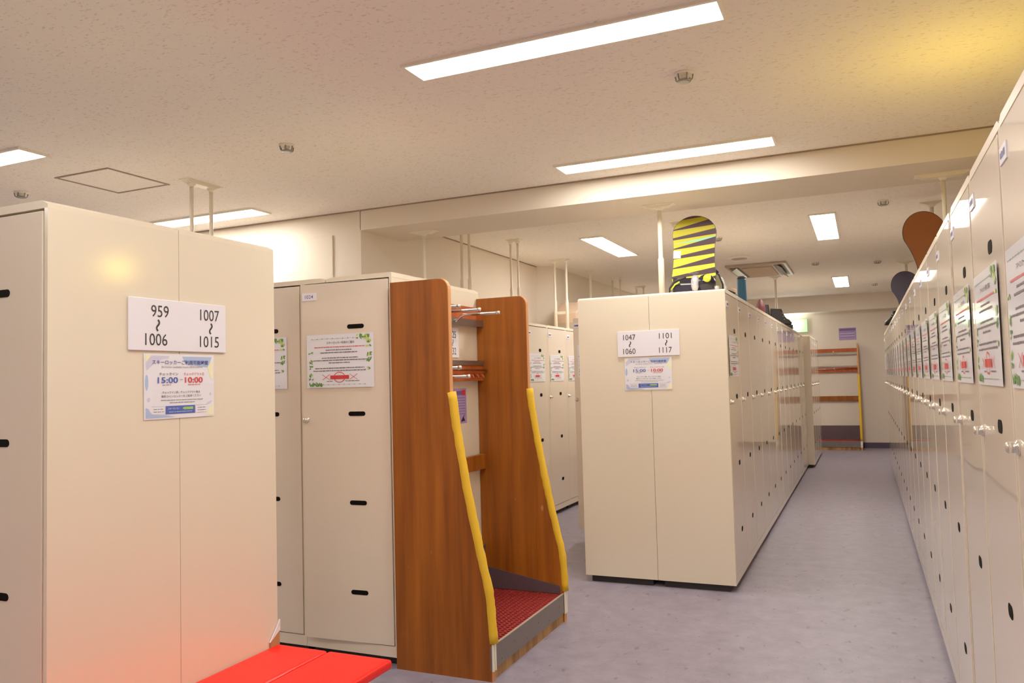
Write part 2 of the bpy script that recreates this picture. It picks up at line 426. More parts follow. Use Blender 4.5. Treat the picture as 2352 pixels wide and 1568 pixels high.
smoke(.2, 12.7, 'tiny ceiling detector beside the farthest aisle light')
smoke(-1.19, 7.5, 'small ceiling detector peeking out beside the striped snowboard')

t = empty('ceiling_hatch', (-4.15, 3.42, CEIL)); tag(t, 'square access hatch with a thin metal frame in the ceiling', 'ceiling hatch')
b = MB()
for (a0, a1, c0, c1) in ((-.225, .225, -.225, -.212), (-.225, .225, .212, .225), (-.225, -.212, -.212, .212), (.212, .225, -.212, .212)): b.box(a0, a1, c0, c1, -.005, 0)
b.build('frame', M['hatchline'], t); bx('panel', -.208, .208, -.208, .208, -.002, 0, M['ceiling'], t)

t = empty('ceiling_speaker', (-1.19, 8.9, CEIL)); tag(t, 'round white ceiling speaker in front of the air conditioner', 'speaker')
b = MB(); b.lathe([(.12, 0), (.12, -.012), (.10, -.02)]); b.build('rim', M['fixture'], t)
b = MB(); b.lathe([(.085, -.018), (.085, -.024), (.03, -.03)]); b.build('grille', M['greymetal'], t)

t = empty('air_conditioner', (-1.10, 10.1, CEIL)); tag(t, 'ceiling cassette air conditioner with dark louvres beyond the striped snowboard', 'air conditioner')
b = MB(); b.box(-.34, .34, -.6, .6, -.025, 0, bev=.008); b.build('panel', M['greymetal'], t)
b = MB(); b.box(-.17, .17, -.42, .42, -.038, -.024, bev=.004); b.build('intake_grille', M['tan'], t)
for sx in (-1, 1):
    b = MB(); b.box(sx*.25-.055, sx*.25+.055, -.5, .5, -.028, -.024); b.build('air_outlet', M['darkgap'], t)
    b = MB(); b.box(sx*.25-.035, sx*.25+.035, -.48, .48, -.045, -.036, rot=Matrix.Translation((sx*.25, 0, -.04)) @ Matrix.Rotation(sx*.6, 4, 'Y') @ Matrix.Translation((-sx*.25, 0, .04))); b.build('louvre', M['steel'], t)

# ------------------------------------------------------------------ lockers
SLOTZ = (1.535, 1.130, .722, .316)
def rounded_bar(b, cx, cz, w, h, y0, y1):
    pts = []
    for k in range(7): a = -PI/2+PI*k/6; pts.append((cx+w/2-h/2+h/2*math.cos(a), cz+h/2*math.sin(a)))
    for k in range(7): a = PI/2+PI*k/6; pts.append((cx-w/2+h/2+h/2*math.cos(a), cz+h/2*math.sin(a)))
    b.prism(pts, y0, y1, 'y')
PROTO = {}
def locker_meshes(D, small=True):
    """Locker in local coordinates: x along the front from the viewer's left (0..W), front at y=0, back at y=D."""
    key = (D, small)
    if key in PROTO: return PROTO[key]
    t = empty('ski_locker', (0, 0, -50)); g = .0008
    b = MB()
    b.box(g, .014, 0, D, .04, TOP-.022); b.box(W-.014, W-g, 0, D, .04, TOP-.022)
    b.box(.014, W-.014, D-.012, D-g, .04, TOP-.022)
    b.box(.014, W-.014, 0, D-.012, .04, .088)
    b.build('body', M['side'], t)
    b = MB(); b.prism([(g, TOP-.022), (W-g, TOP-.022), (W-g, TOP-.012), (W-.026, TOP), (.026, TOP), (g, TOP-.012)], 0, D-g, 'y'); b.build('top_panel', M['case'], t)
    b = MB(); b.box(.02, W-.02, .035, D-.035, 0, .041); b.build('base_gap', M['base_gap'], t)  # black block stands in for the shaded gap between the locker's feet
    b = MB(); b.box(.0145, W-.0145, .03, D-.02, .095, .11); b.box(.0145, W-.0145, .03, D-.02, 1.45, 1.465); b.build('inner_shelf', M['inside'], t)
    # door: origin at the hinge on the viewer's right
    hx = W-.020
    b = MB(); b.box(-(hx-.014), 0, -.0, .018, .092, TOP-.029, bev=.0013)
    d = b.build('door', M['door'], t, loc=(hx, -.002, 0))
    for z in SLOTZ:
        b = MB(); rounded_bar(b, 0, 0, .090 if not small else .060, .021 if not small else .030, -.0012, .004); b.build('ventilation_slot', M['dark'], d, loc=(.310-hx, 0, z))
    b = MB(); b.lathe([(.0155, 0), (.0155, .004), (.011, .007), (.011, .017), (.012, .019), (.009, .023), (.003, .024)], rot=Matrix.Rotation(R(90), 3, 'X'), seg=18)
    b.build('lock_knob', M['lock'], d, loc=(.036-hx, 0, 1.103))
    b = MB(); b.box(.02-hx, .098-hx, -.003, .001, 1.668, 1.704, M['acrylic'], bev=.001)
    greek(b, .03-hx, .088-hx, 1.686, .016, M['navyink'], 9, -.0035); b.build('number_plate', None, d)
    PROTO[key] = t
    return t
def clear_unused():
    for t in PROTO.values():
        for d in list(t.children):
            for e in list(d.children): bpy.data.objects.remove(e)
            bpy.data.objects.remove(d)
        bpy.data.objects.remove(t)
def child(o, name):
    for c in o.children:
        if c.name.split('.')[0] == name: return c
FACE = {'-y': 0., '+x': R(90), '-x': R(-90), '+y': R(180)}
def locker(x, y, face, D, label, group, small=True, door=0.):
    t = copy_tree(locker_meshes(D, small), (x, y, 0), FACE[face]); tag(t, label, 'locker', group)
    dd = child(t, 'door'); dd.rotation_euler = (0, 0, door + R(random.uniform(-.07, .07)))
    return t
def to_world(t, x, y, z):
    return Matrix.Translation(t.location) @ Matrix.Rotation(t.rotation_euler.z, 4, 'Z') @ Vector((x, y, z))

# notice sheet taped on the doors ------------------------------------------------
def greek(b, x0, x1, z, h, m, seed, y):
    rnd = random.Random(seed); x = x0
    while x < x1:
        w = rnd.uniform(.006, .022); e = min(x+w, x1)
        frect(b, x, e, z-h/2*rnd.uniform(.7, 1), z+h/2*rnd.uniform(.7, 1), m, y); x = e+rnd.uniform(.001, .0025)
def make_notice():
    """A4-like sheet .362 x .252 in local x-z plane, origin at its lower left."""
    w, h = .362, .250
    t = empty('notice_sheet', (0, 0, -50))
    b = MB(); frect(b, 0, w, 0, h, M['paper']); build_flat(b, 'sheet', t)
    y = -.0008
    b = text_mesh([('スキーロッカー利用のご案内', .185, h-.040, .0125, .150, M['ink'], .01)])
    for k, (a, c, z, m) in enumerate(((.042, .315, .190, M['pinkred']), (.105, .245, .176, M['greyink']), (.075, .275, .164, M['greyink']),
                                      (.083, .278, .139, M['greyink']), (.035, .330, .128, M['greyink']), (.120, .235, .116, M['greyink']),
                                      (.045, .312, .091, M['greyink']), (.035, .320, .079, M['greyink']))):
        greek(b, a, c, z, .0052, m, k, 0)
    greek(b, .108, .14, .030, .004, M['greyink'], 40, 0); greek(b, .21, .285, .030, .004, M['greyink'], 41, 0)
    build_flat(b, 'lettering', t, (0, y, 0))
    b = MB()
    n = 26
    for i in range(n):
        a0, a1 = 2*PI*i/n, 2*PI*(i+1)/n
        flat(b, [(.178+.031*math.cos(a0), .048+.025*math.sin(a0)), (.178+.031*math.cos(a1), .048+.025*math.sin(a1)), (.178+.0275*math.cos(a1), .048+.0215*math.sin(a1)), (.178+.0275*math.cos(a0), .048+.0215*math.sin(a0))], M['red'], -.0004)
    frect(b, .128, .230, .039, .057, M['red'])
    for cx in (.105, .254):
        fbar(b, cx-.021, .036, cx+.021, .062, .0022, M['red']); fbar(b, cx-.021, .062, cx+.021, .036, .0022, M['red'])
    build_flat(b, 'red_stamp', t, (0, y-.0004, 0))
    b = MB(); rnd = random.Random(3)
    def leaf(x, z, s, m=None):
        fell(b, x, z, s*rnd.uniform(.8, 1.3), s*.5, m or (M['green'] if rnd.random() < .8 else M['lgreen']), n=8, a=rnd.uniform(0, PI), y=-rnd.uniform(0, .0003))
    for k in range(26): leaf(rnd.uniform(.275, .345), h-rnd.uniform(.008, .026), .007)
    for k in range(9): leaf(.340+rnd.uniform(-.012, .006), h-rnd.uniform(.03, .062), .008, M['lgreen'] if k % 2 else None)
    for zz in (.155, .148, .130, .122, .085): 
        for q in range(3): leaf(.338+rnd.uniform(-.01, .01), zz+rnd.uniform(-.004, .004), .007)
    for zz in (.165, .125, .118, .100, .094, .060, .054, .040):
        for q in range(3): leaf(.022+rnd.uniform(-.008, .01), zz+rnd.uniform(-.004, .004), .006)
    for k in range(24): leaf(rnd.uniform(.014, .085), rnd.uniform(.008, .022), .0065)
    for k in range(9):
        leaf(.03+.028*k, h-.021-.0*k, .0035, M['green']); leaf(.09+.028*k, .014, .0035, M['green'])
    frect(b, .03, .27, h-.0215, h-.0208, M['green']); frect(b, .09, .32, .0135, .0142, M['green'])
    build_flat(b, 'leaf_border', t, (0, y-.0002, 0))
    return t
NOTICE = make_notice()
def notice(loc, face, label, group, tilt=0., rz=None):
    t = copy_tree(NOTICE, loc, FACE[face] if rz is None else rz); tag(t, label, 'notice', group); return t
def door_notice(lk, label, group, dx=0., dz=0.):
    p = to_world(lk, .046+dx, -.0062, 1.253+dz)
    return notice(p, None, label, group, rz=lk.rotation_euler.z)

ORD = ['first', 'second', 'third', 'fourth', 'fifth', 'sixth', 'seventh', 'eighth', 'ninth', 'tenth', 'eleventh', 'twelfth', 'thirteenth', 'fourteenth', 'fifteenth', 'sixteenth', 'seventeenth', 'eighteenth', 'nineteenth', 'twentieth', 'twenty-first', 'twenty-second']
DB = .4383
# block at the left edge: front faces -y at y 1.411, side panel at x=-1.956
XB = -1.956
for k in range(2):
    locker(XB-W*(k+1), 1.411, '-y', DB, ['cream ski locker at the left edge, its plain side panel carrying the 959 number sign', 'cream ski locker next along the row past the left edge of the photo'][k], 'cream lockers of the left-edge block', small=False)
    locker(XB-W*k, 2.290, '+y', DB, ['cream ski locker backing onto the left-edge one, its side panel behind the 1007 sign half', 'cream ski locker deeper in the rear row of the left-edge block'][k], 'cream lockers of the left-edge block', small=False)
# second block: front at y 3.083
Y2 = 3.083
B2 = []
for k in range(5):
    n = ['cream ski locker with plate 1024, its door slightly ajar beside the wooden rack', 'cream ski locker just left of the ajar one, half hidden by the left block'][k] if k < 2 else '%s cream ski locker from the wooden rack in the row behind the left block' % ORD[k]
    B2.append(locker(XB-W*(k+1), Y2, '-y', .445, n, 'cream lockers of the block behind the wooden rack', small=False, door=R(3.2) if k == 0 else 0))
for k in range(2):
    locker(XB-W*k, 3.976, '+y', .445, ['cream ski locker behind the wooden rack, rear half of that block end', 'second cream ski locker in the hidden rear row past the wooden rack'][k], 'cream lockers of the block behind the wooden rack', small=False)
# caps of the two front lockers meet left of the ajar door's free edge, as photographed
def recap(t, a, c):
    tp = child(t, 'top_panel'); b = MB(); g = .0008
    b.prism([(a+g, TOP-.022), (c-g, TOP-.022), (c-g, TOP-.012), (c-.03, TOP), (a+.03, TOP) if a > .01 else (a+g, TOP), (a+g, TOP-.012)], 0, .445-g, 'y')
    nm = bpy.data.meshes.new('top_panel'); bmesh.ops.recalc_face_normals(b.bm, faces=b.bm.faces); b.bm.to_mesh(nm); b.bm.free(); nm.materials.append(M['case']); tp.data = nm
def recap_end(t, a, c):
    tp = child(t, 'top_panel'); b = MB(); g = .0008
    b.prism([(a+g, TOP-.022), (c, TOP-.022), (c, TOP), (a+.03, TOP), (a+g, TOP-.010)], 0, .445-g, 'y')
    nm = bpy.data.meshes.new('top_panel'); bmesh.ops.recalc_face_normals(b.bm, faces=b.bm.faces); b.bm.to_mesh(nm); b.bm.free(); nm.materials.append(M['case']); tp.data = nm
recap_end(B2[0], .136, W); recap(B2[1], .0, W+.134)

# number 1024
d0 = child(B2[0], 'door'); hx = W-.020
b = text_mesh([('1024', .059-hx, 1.686, .017, .046, M['navyink'], .005)])
bmesh.ops.translate(b.bm, verts=b.bm.verts, vec=(0, -.0035, 0)); b.box(.02-hx, .098-hx, -.003, .001, 1.668, 1.704, M['acrylic'])
pm = bpy.data.meshes.new('number_plate'); b.bm.to_mesh(pm); b.bm.free()
for x in b.mats: pm.materials.append(x)
child(d0, 'number_plate').data = pm
nt = door_notice(B2[0], 'white notice with leafy border and red crossed stamp on the ajar locker door', 'leaf-bordered notices on locker doors')
nt.rotation_euler = (0, 0, R(3.2)); nt.location = Vector((XB-W+.046-.0, Y2-.0315, 1.253))
door_notice(B2[1], 'leafy notice whose edge peeks out past the left block', 'leaf-bordered notices on locker doors')

# block 3 along the wall, doors face +x
X3 = -2.69
L3 = []
for k in range(13):
    y = 4.893+W*k
    L3.append(locker(X3, y, '+x', .44, '%s cream ski locker of the wall row beyond the wooden rack, counted from the beam' % ORD[k], 'cream lockers along the left wall'))
    door_notice(L3[-1], 'white notice on the %s locker door of the wall row beyond the wooden rack' % ORD[k], 'notices on the wall row')
# stick-on hooks pairs on the wall-row door (small grey marks)
# centre block: end panel at y 4.782
XC0, XC1, YC = -1.648, -.731, 4.782
DC = .4573
CR = []
for k in range(13):
    CR.append(locker(XC1, YC+W*k, '+x', DC, '%s cream ski locker from the end panel, aisle side of the centre block' % ORD[k], 'cream lockers on the aisle side of the centre block'))
    if k in (0,): door_notice(CR[-1], 'white notice on the first locker door of the centre block, aisle side', 'notices on the centre block')
for k in range(6):
    dr = R(72) if k == 2 else 0
    l = locker(XC0, YC+W*(k+1), '-x', DC, ('cream ski locker with its door wide open on the hidden side of the centre block' if k == 2 else '%s cream ski locker on the hidden side of the centre block' % ORD[k]), 'cream lockers on the hidden side of the centre block', door=dr)
    if k == 2:
        l.rotation_euler = (0, 0, FACE['-x'])
        OPEN = l
# notice on the open door
hxw = Vector((XC0-.0, YC+W*2+.020, 0)); ang = FACE['-x']+R(72)
off = Matrix.Rotation(ang, 3, 'Z') @ Vector((-(W-.034)+.035, -.0022, 0))
n_ = notice(hxw+off+Vector((-.0, -.0, 1.28)), None, 'narrow-looking notice on the wide open locker door', 'notices on the centre block', rz=ang); n_.location.x -= .004*math.sin(ang)
# far units, set 0.11 m further out
for k in range(4):
    locker(-.65, 11.38+W*k, '+x', .44, '%s locker of the short row standing proud of the centre block near the far rack' % ORD[k], 'cream lockers near the far rack')
# right-hand row, doors face -x
XRW = .276
RR = []
ys = [2.385-W, 2.385, 2.888, 3.43] + [3.43+W*j for j in range(1, 18)]
for k, y in enumerate(ys):
    l = locker(XRW, y, '-x', .44, '%s cream ski locker from the camera in the long right-hand row' % ORD[k], 'cream lockers of the long right-hand row')
    RR.append(l)
    door_notice(l, 'white notice with red stamp on the %s locker door of the right-hand row' % ORD[k], 'notices on the right-hand row', dx=-.02, dz=-.032).scale = (1.07, 1, 1.09)
clear_unused()
for c in list(NOTICE.children): bpy.data.objects.remove(c)
bpy.data.objects.remove(NOTICE)

# ------------------------------------------------------------------ signs
def tilde(b, cx, cz, h, m, w=.006):
    pts = [(cx+.0115*math.sin(t*2*PI)*-1*(-1)*h/.03*.42, cz+h/2-h*t) for t in [i/12 for i in range(13)]]
    for (a, c) in zip(pts, pts[1:]): fbar(b, a[0], a[1], c[0], c[1], w, m)
def number_sign(loc, face, cols, label, w=.385, h=.157, hid=None):
    t = empty('number_sign', loc, FACE[face]); tag(t, label, 'sign', 'white number range signs')
    b = MB(); b.box(0, w, -.004, 0, 0, h, bev=.001); b.build('panel', M['acrylic'], t)
    for (cx, a, c, sc) in cols:
        for p in ((a, cx-.004+(.012 if len(a) == 3 else 0), h*.765, .036*sc, .0205*len(a)*sc if len(a) == 4 else .066, M['ink'], .0),
                  (c, cx-.006, h*.215, .036*sc, .0205*len(c)*sc, M['ink'], .0)):
            build_flat(text_mesh([p]), 'number', t, (0, -.0048, 0))
        b = MB(); tilde(b, cx, h*.49, .034*sc, M['ink']); build_flat(b, 'wave_mark', t, (0, -.0048, 0))
    return t
number_sign((XB+.0012, 1.658, 1.381), '+x', [(.105, '959', '1006', 1), (.318, '1007', '1015', 1)], 'white sign reading 959 to 1006 and 1007 to 1015 on the large left side panel')
number_sign((-1.393, YC-.0012, 1.392), '-y', [(.080, '1047', '1060', .95), (.305, '1101', '1117', .95)], 'white sign reading 1047 to 1060 and 1101 to 1117 on the centre end panel')
number_sign((XB+.0012, 3.335, 1.392), '+x', [(.318, '1025', '1032', 1)], 'white sign ending in 25 and 32 seen through the wooden rack')

def hours_poster(loc, face, label, w=.278, h=.198, tilt=0.):
    t = empty('hours_poster', loc, FACE[face]); tag(t, label, 'poster', 'blue and red opening hours posters')
    t.rotation_euler = (0, 0, FACE[face])
    b = MB(); frect(b, 0, w, 0, h, M['paper']); build_flat(b, 'sheet', t)
    b = MB(); y = 0
    flat(b, [(.52*w, h*.965), (.965*w, h*.965), (.93*w, h*.86), (.90*w, h*.80), (.58*w, h*.84)], M['lblue'])
    flat(b, [(.02*w, .97*h), (.34*w, .97*h), (.33*w, .93*h), (.16*w, .90*h), (.07*w, .78*h), (.03*w, .74*h)], M['llav'])
    flat(b, [(.02*w, .98*h), (.10*w, .98*h), (.05*w, .90*h), (.02*w, .86*h)], M['lyel'], -.0001)
    flat(b, [(.88*w, .02*h), (.985*w, .02*h), (.985*w, .20*h), (.94*w, .16*h)], M['lyel'])
    flat(b, [(.90*w, .80*h), (.97*w, .92*h), (.985*w, .60*h), (.95*w, .62*h)], M['lyel'])
    fell(b, .035*w, .56*h, .022*w, .12*h, M['lblue']); fell(b, .92*w, .22*h, .045*w, .02*h, M['llav'], a=.4)
    fell(b, .06*w, .30*h, .02*w, .035*h, M['llav']); fell(b, .94*w, .36*h, .015*w, .025*h, M['llav'])
    flat(b, [(.02*w, .02*h), (.42*w, .02*h), (.30*w, .055*h), (.10*w, .07*h), (.06*w, .16*h), (.02*w, .18*h)], M['lblue'])
    build_flat(b, 'artwork', t, (0, -.0005, 0))
    b = MB()
    frect(b, .285*w, .705*w, .068*h, .195*h, M['blue']); flat(b, [(.52*w, .15*h), (.545*w, .17*h), (.675*w, .17*h), (.675*w, .13*h), (.545*w, .13*h)], M['lime'], -.0004)
    frect(b, .095*w, .275*w, .075*h, .19*h, M['paper'], -.0003); frect(b, .715*w, .885*w, .075*h, .19*h, M['paper'], -.0003)
    fbar(b, .095*w, .19*h, .275*w, .19*h, .0006, M['navyink'], -.0005); fbar(b, .715*w, .19*h, .885*w, .19*h, .0006, M['navyink'], -.0005)
    build_flat(b, 'footer_boxes', t, (0, -.0008, 0))
    ps = [('スキーロッカーご利用可能時間', .505*w, .872*h, .0145, .222, M['navyink'], .015),
          ('Ski locker available hours', .42*w, .80*h, .0062, .105, M['greyink']),
          ('滑雪寄存柜使用时间', .72*w, .80*h, .0058, .055, M['greyink']),
          ('チェックイン', .33*w, .69*h, .0088, .073, M['ink'], .01), ('チェックアウト日', .69*w, .69*h, .0088, .083, M['red'], .01),
          ('15:00', .318*w, .595*h, .0185, .078, M['blue'], .02), ('10:00', .69*w, .595*h, .0185, .073, M['red'], .02),
          ('-', .505*w, .60*h, .0012, .012, M['ink']),
          ('チェックイン前、チェックアウト後は', .51*w, .405*h, .0078, .150, M['ink'], .01),
          ('有料コインロッカーをご利用ください', .51*w, .345*h, .0078, .158, M['ink'], .01),
          ('スキーロッカー', .40*w, .152*h, .0055, .045, M['paper'])]
    for nm_, sl in (('title_lettering', ps[0:3]), ('check_in_time', [ps[3], ps[5]]), ('check_out_time', [ps[4], ps[6], ps[7]]), ('request_lettering', ps[8:10]), ('footer_lettering', ps[10:])):
        build_flat(text_mesh(sl), nm_, t, (0, -.0014, 0))
    b = MB()
    for k, (a, c, z, m) in enumerate(((.24, .36, .52, M['greyink']), (.60, .78, .52, M['red']), (.22, .82, .285, M['greyink']), (.34, .70, .245, M['greyink']), (.12, .25, .15, M['greyink']), (.12, .26, .11, M['greyink']), (.74, .86, .15, M['greyink']), (.74, .87, .11, M['greyink']), (.33, .66, .10, M['lblue']))):
        greek(b, a*w, c*w, z*h, .0022, m, k+60, 0)
    build_flat(b, 'small_print', t, (0, -.0014, 0))
    return t
p_ = hours_poster((XB+.0016, 1.714, 1.174), '+x', 'opening hours poster in blue and red under the 959 sign')
p_.rotation_euler = (0, R(0), R(90))
hours_poster((-1.353, YC-.0016, 1.187), '-y', 'opening hours poster under the 1047 sign on the centre end panel', w=.293)
# mauve leaflet on the block side behind the rack
t = empty('leaflet', (XB+.0016, 3.60, 1.045), FACE['+x']); tag(t, 'mauve leaflet with a dark heading hanging behind the wooden rack', 'leaflet')
b = MB(); frect(b, 0, .2, 0, .185, M['purple']); build_flat(b, 'sheet', t)
b = MB(); frect(b, .06, .185, .15, .172, M['dpurple']); frect(b, .15, .188, .148, .176, M['red'], -.0003)
for k in range(7): greek(b, .03, .185, .135-.014*k, .004, M['greyink'], k, 0)
flat(b, [(.13, .01), (.18, .012), (.165, .03), (.175, .05), (.15, .03)], M['ink'])
build_flat(b, 'lettering', t, (0, -.0006, 0))
# purple notice on the far wall
t = empty('wall_notice', (-.36, YF-.0015, 1.805), 0); tag(t, 'purple notice with a dark band on the far wall above the distant rack', 'notice')
b = MB(); frect(b, 0, .27, 0, .205, M['purple']); build_flat(b, 'sheet', t)
b = MB(); frect(b, .01, .26, .155, .195, M['dpurple']); build_flat(b, 'heading_band', t, (0, -.0008, 0))
b = MB()
for k in range(5): greek(b, .02, .245, .135-.022*k, .008, M['llav'] if k % 2 else M['dpurple'], k, 0)
build_flat(b, 'lettering', t, (0, -.001, 0))
# corner tape on the left block
t = empty('corner_guard', (XB+.001, 2.292, .335)); tag(t, 'frayed brown tape wrapped on the left block corner above the red bench', 'corner tape')
b = MB(); b.prism([(-.045, 0), (.002, 0), (.002, .062), (-.012, .075), (-.045, .03)], 0, .004, 'x'); b.build('tape', M['corner'], t)
b = MB(); b.prism([(-.05, .03), (-.012, .075), (.003, .098), (.003, .062)], .0005, .006, 'x'); b.build('torn_paper', M['paper'], t)

# ------------------------------------------------------------------ red bench
t = empty('red_bench', (-1.71, 1.55, 0)); tag(t, 'low bench of two glossy red seat boards in front of the left block', 'bench')
for (a0, a1) in ((-.242, -.024), (-.018, .237)):
    b = MB()
    vs = b.box(a0, a1, -.75, .735, .318, .35, bev=.010, seg=3); b.build('seat_board', M['bench'], t)
for yy in (-.6, .58):
    b = MB(); b.box(-.22, .22, yy-.02, yy+.02, .29, .318); b.build('cross_bar', M['whitemetal'], t)
    for sx in (-1, 1):
        b = MB(); b.tube([(sx*.19, yy, .295), (sx*.205, yy, .0)], .014); b.build('leg', M['whitemetal'], t)

# ------------------------------------------------------------------ wooden ski / board rack
def rack(loc, rz, L, label, pegs_top, pegs_low, tall=1.722):
    """local x: depth outward from the wall (0..0.485); local y: along the length (0..L)"""
    t = empty('ski_rack', loc, rz); tag(t, label, 'ski rack', 'wooden ski racks')
    n = 8
    prof = [(0, 0), (.468, 0), (.470, .16), (.462, .30), (.455, .37)]
    # gentle S-curve up to the straight upper part
    for k in range(1, n):
        u = k/n; prof.append((.455-.158*u-.012*math.sin(PI*u), .37+.83*u))
    prof += [(.297, 1.22), (.297, tall-.05)]
    for k in range(1, 6):
        a = k/6*PI/2; prof.append((.247+.05*math.cos(a), tall-.05+.05*math.sin(a)))
    prof += [(.24, tall), (0, tall)]
    TH = .024
    for y0 in (0, L-TH):
        b = MB(); b.prism(prof, y0+.001, y0+TH-.001, 'y'); s = b.build('side_panel', M['wood'], t)
        # edge trim strip down the front edge
        fr = prof[1:-2]; b = MB()
        for (p, q) in zip(fr, fr[1:]):
            d = Vector((q[0]-p[0], q[1]-p[1])).normalized(); nn = Vector((d.y, -d.x))*.004
            b.prism([(p[0], p[1]), (q[0], q[1]), (q[0]+nn.x, q[1]+nn.y), (p[0]+nn.x, p[1]+nn.y)], y0, y0+TH, 'y')
        b.build('edge_trim', M['woodtrim'], s)
        # yellow foam bumper over the sloping edge
        b = MB(); pts = []
        lo = [p for p in prof if .155 <= p[1] <= 1.225 and p[0] > .29]
        dense = []
        for (p, q) in zip(lo, lo[1:]):
            for k in range(4): dense.append((p[0]+(q[0]-p[0])*k/4, p[1]+(q[1]-p[1])*k/4))
        dense.append(lo[-1]); rr = random.Random(int(y0*100))
        b.tube([(p[0]+.004+rr.uniform(-.0015, .0015), y0+TH/2, p[1]) for p in dense], [.0188+rr.uniform(-.0012, .0012) for _ in dense], seg=14)
        b.build('foam_bumper', M['foam'], t)
        b = MB(); b.box(.472, .478, y0-.004, y0+.008, .045, .155); b.box(.472, .478, y0+.016, y0+TH+.003, .045, .155); b.box(.470, .474, y0, y0+TH, .085, .155)
        b.build('edge_bracket', M['fixture'], t)
    # platform
    bx('platform', 0.01, .462, TH, L-TH, .10, .128, M['wood'], t)
    bx('toe_board', .440, .462, TH, L-TH, .0, .10, M['woodworn'], t)
    b = MB(); b.box(.462, .470, 0, L, .048, .146); 
    for k in range(6): b.lathe([(.005, 0), (.004, .002)], center=(.470, .1+k*(L-.2)/5, .07+.03*(k % 2)), rot=Matrix.Rotation(R(90), 3, 'Y'), seg=8)
    b.build('kick_plate', M['greyplate'], t)
    bx('plate_lip', .460, .4715, .002, L-.002, .1455, .1475, M['greymetal'], t)
    b = MB(); x0, x1, y0, y1 = .03, .455, TH+.004, L-TH-.004; z0 = .128
    b.box(x0, x1, y0, y1, z0, z0+.004)
    s = .026; i = 0
    nx = int((x1-x0)/s); ny = int((y1-y0)/s)
    for k in range(nx+1):
        xx = x0+(x1-x0)*k/nx; b.box(xx-.004, xx+.004, y0, y1, z0+.003, z0+.014)
    for k in range(ny+1):
        yy = y0+(y1-y0)*k/ny; b.box(x0, x1, yy-.004, yy+.004, z0+.003, z0+.014)
    b.build('rubber_grid_mat', M['redmat'], t)
    bx('back_kick_panel', .012, .022, TH, L-TH, .145, .375, M['darkplate'], t)
    for yy in (TH, L-TH-.004):
        b = MB(); b.prism([(.022, .145), (.452, .145), (.448, .185), (.022, .26)], yy, yy+.004, 'y'); b.build('side_kick_panel', M['darkplate'], t)
    bx('middle_rail', .012, .036, TH, L-TH, .788, .868, M['wood'], t, bev=.002)
    # peg rails
    u = bx('upper_rail', .012, .034, TH, L-TH, 1.585, 1.665, M['woodrail'], t, bev=.002)
    bx('upper_metal_strip', .034, .040, TH, L-TH, 1.562, 1.598, M['steel'], t)
    l = bx('lower_rail', .012, .034, TH, L-TH, 1.268, 1.372, M['woodrail'], t, bev=.002)
    bx('lower_metal_strip', .034, .040, TH, L-TH, 1.352, 1.376, M['steel'], t)
    b = MB(); b.tube([(.055, TH, 1.325), (.055, L-TH, 1.325)], .006, seg=8); b.build('hanging_rod', M['chrome'], t)
    for yy in (.70, .76, .82):
        b = MB(); b.tube([(.034, yy*L/.905, 1.30), (.06, yy*L/.905, 1.295), (.065, yy*L/.905, 1.28)], .007, seg=8); b.build('hook', M['woodrail'], t)
    def peg(y, z, ln):
        b = MB(); b.tube([(.034, y+.012, z-.028), (.06, y+.010, z-.024), (.085, y+.004, z-.006), (.10, y, z), (ln-.004, y, z)], .0075, seg=10)
        g = b.build('peg', M['chrome'], t)
        b = MB(); b.lathe([(.002, -.010), (.008, -.008), (.0105, 0), (.008, .008), (.002, .010)], center=(ln, y, z), rot=Matrix.Rotation(R(90), 3, 'Y'), seg=12); b.build('peg_tip', M['lock'], g)
    for y in pegs_top: peg(y, 1.605, .295)
    for (y, z, ln) in pegs_low: peg(y, z, ln)
    return t
rack((-1.953, 3.063, 0), 0, .905, 'orange-brown wooden ski rack with yellow foam bumpers against the block end', [.104, .312, .528], [(.103, 1.328, .295), (.186, 1.288, .295)])
rack((-1.45, YF-.015, 0), R(-90), 1.385*0+1.38, 'distant wooden ski rack with a yellow edge standing against the far wall', [], [], tall=1.735) if False else None
# far rack faces -y: local x -> -y, local y -> +x
far = rack((-1.30, YF-.016, 0), R(-90), 1.23, 'distant wooden ski rack with a yellow edge standing against the far wall', [.25, .55, .85], [(.25, 1.33, .2), (.55, 1.33, .2), (.85, 1.33, .2)], tall=1.735)

# ------------------------------------------------------------------ anti-tip struts between locker tops and ceiling
def strut(x, y, z1, label, along='x', pair=True, gap=.16, pw=.2, r=.017):
    t = empty('ceiling_strut', (x, y, TOP)); tag(t, label, 'strut', 'white struts bracing the lockers to the ceiling')
    if along == 'y': t.rotation_euler = (0, 0, R(90))
    H = z1-TOP
    xs = (-gap/2, gap/2) if pair else (0,)
    b = MB(); b.box(-pw/2, pw/2, -.04, .04, H-.006, H); 
    b.prism([(-pw/2+.01, H-.006), (pw/2-.01, H-.006), (pw/2-.05, H-.022), (-pw/2+.05, H-.022)], -.03, .03, 'y'); b.build('ceiling_plate', M['whitemetal'], t)
    for xx in xs:
        b = MB(); b.tube([(xx, 0, .012), (xx, 0, H*.42), (xx, 0, H*.42+.012), (xx, 0, H-.03)], [r, r, r*.72, r*.72], seg=12); b.build('pole', M['whitemetal'], t)
        b = MB(); b.lathe([(r*1.9, 0), (r*1.9, .005), (r*1.2, .012), (r*1.15, .035)], center=(xx, 0, 0)); b.build('foot', M['whitemetal'], t)
        b = MB(); b.lathe([(r*.7, H-.04), (r*1.5, H-.026), (r*1.5, H-.02)], center=(xx, 0, 0)); b.build('collar', M['whitemetal'], t)
    if pair:
        b = MB(); b.box(xs[0]-.01, xs[1]+.01, -.012, .012, H*.24, H*.24+.028); b.build('cross_tie', M['whitemetal'], t)
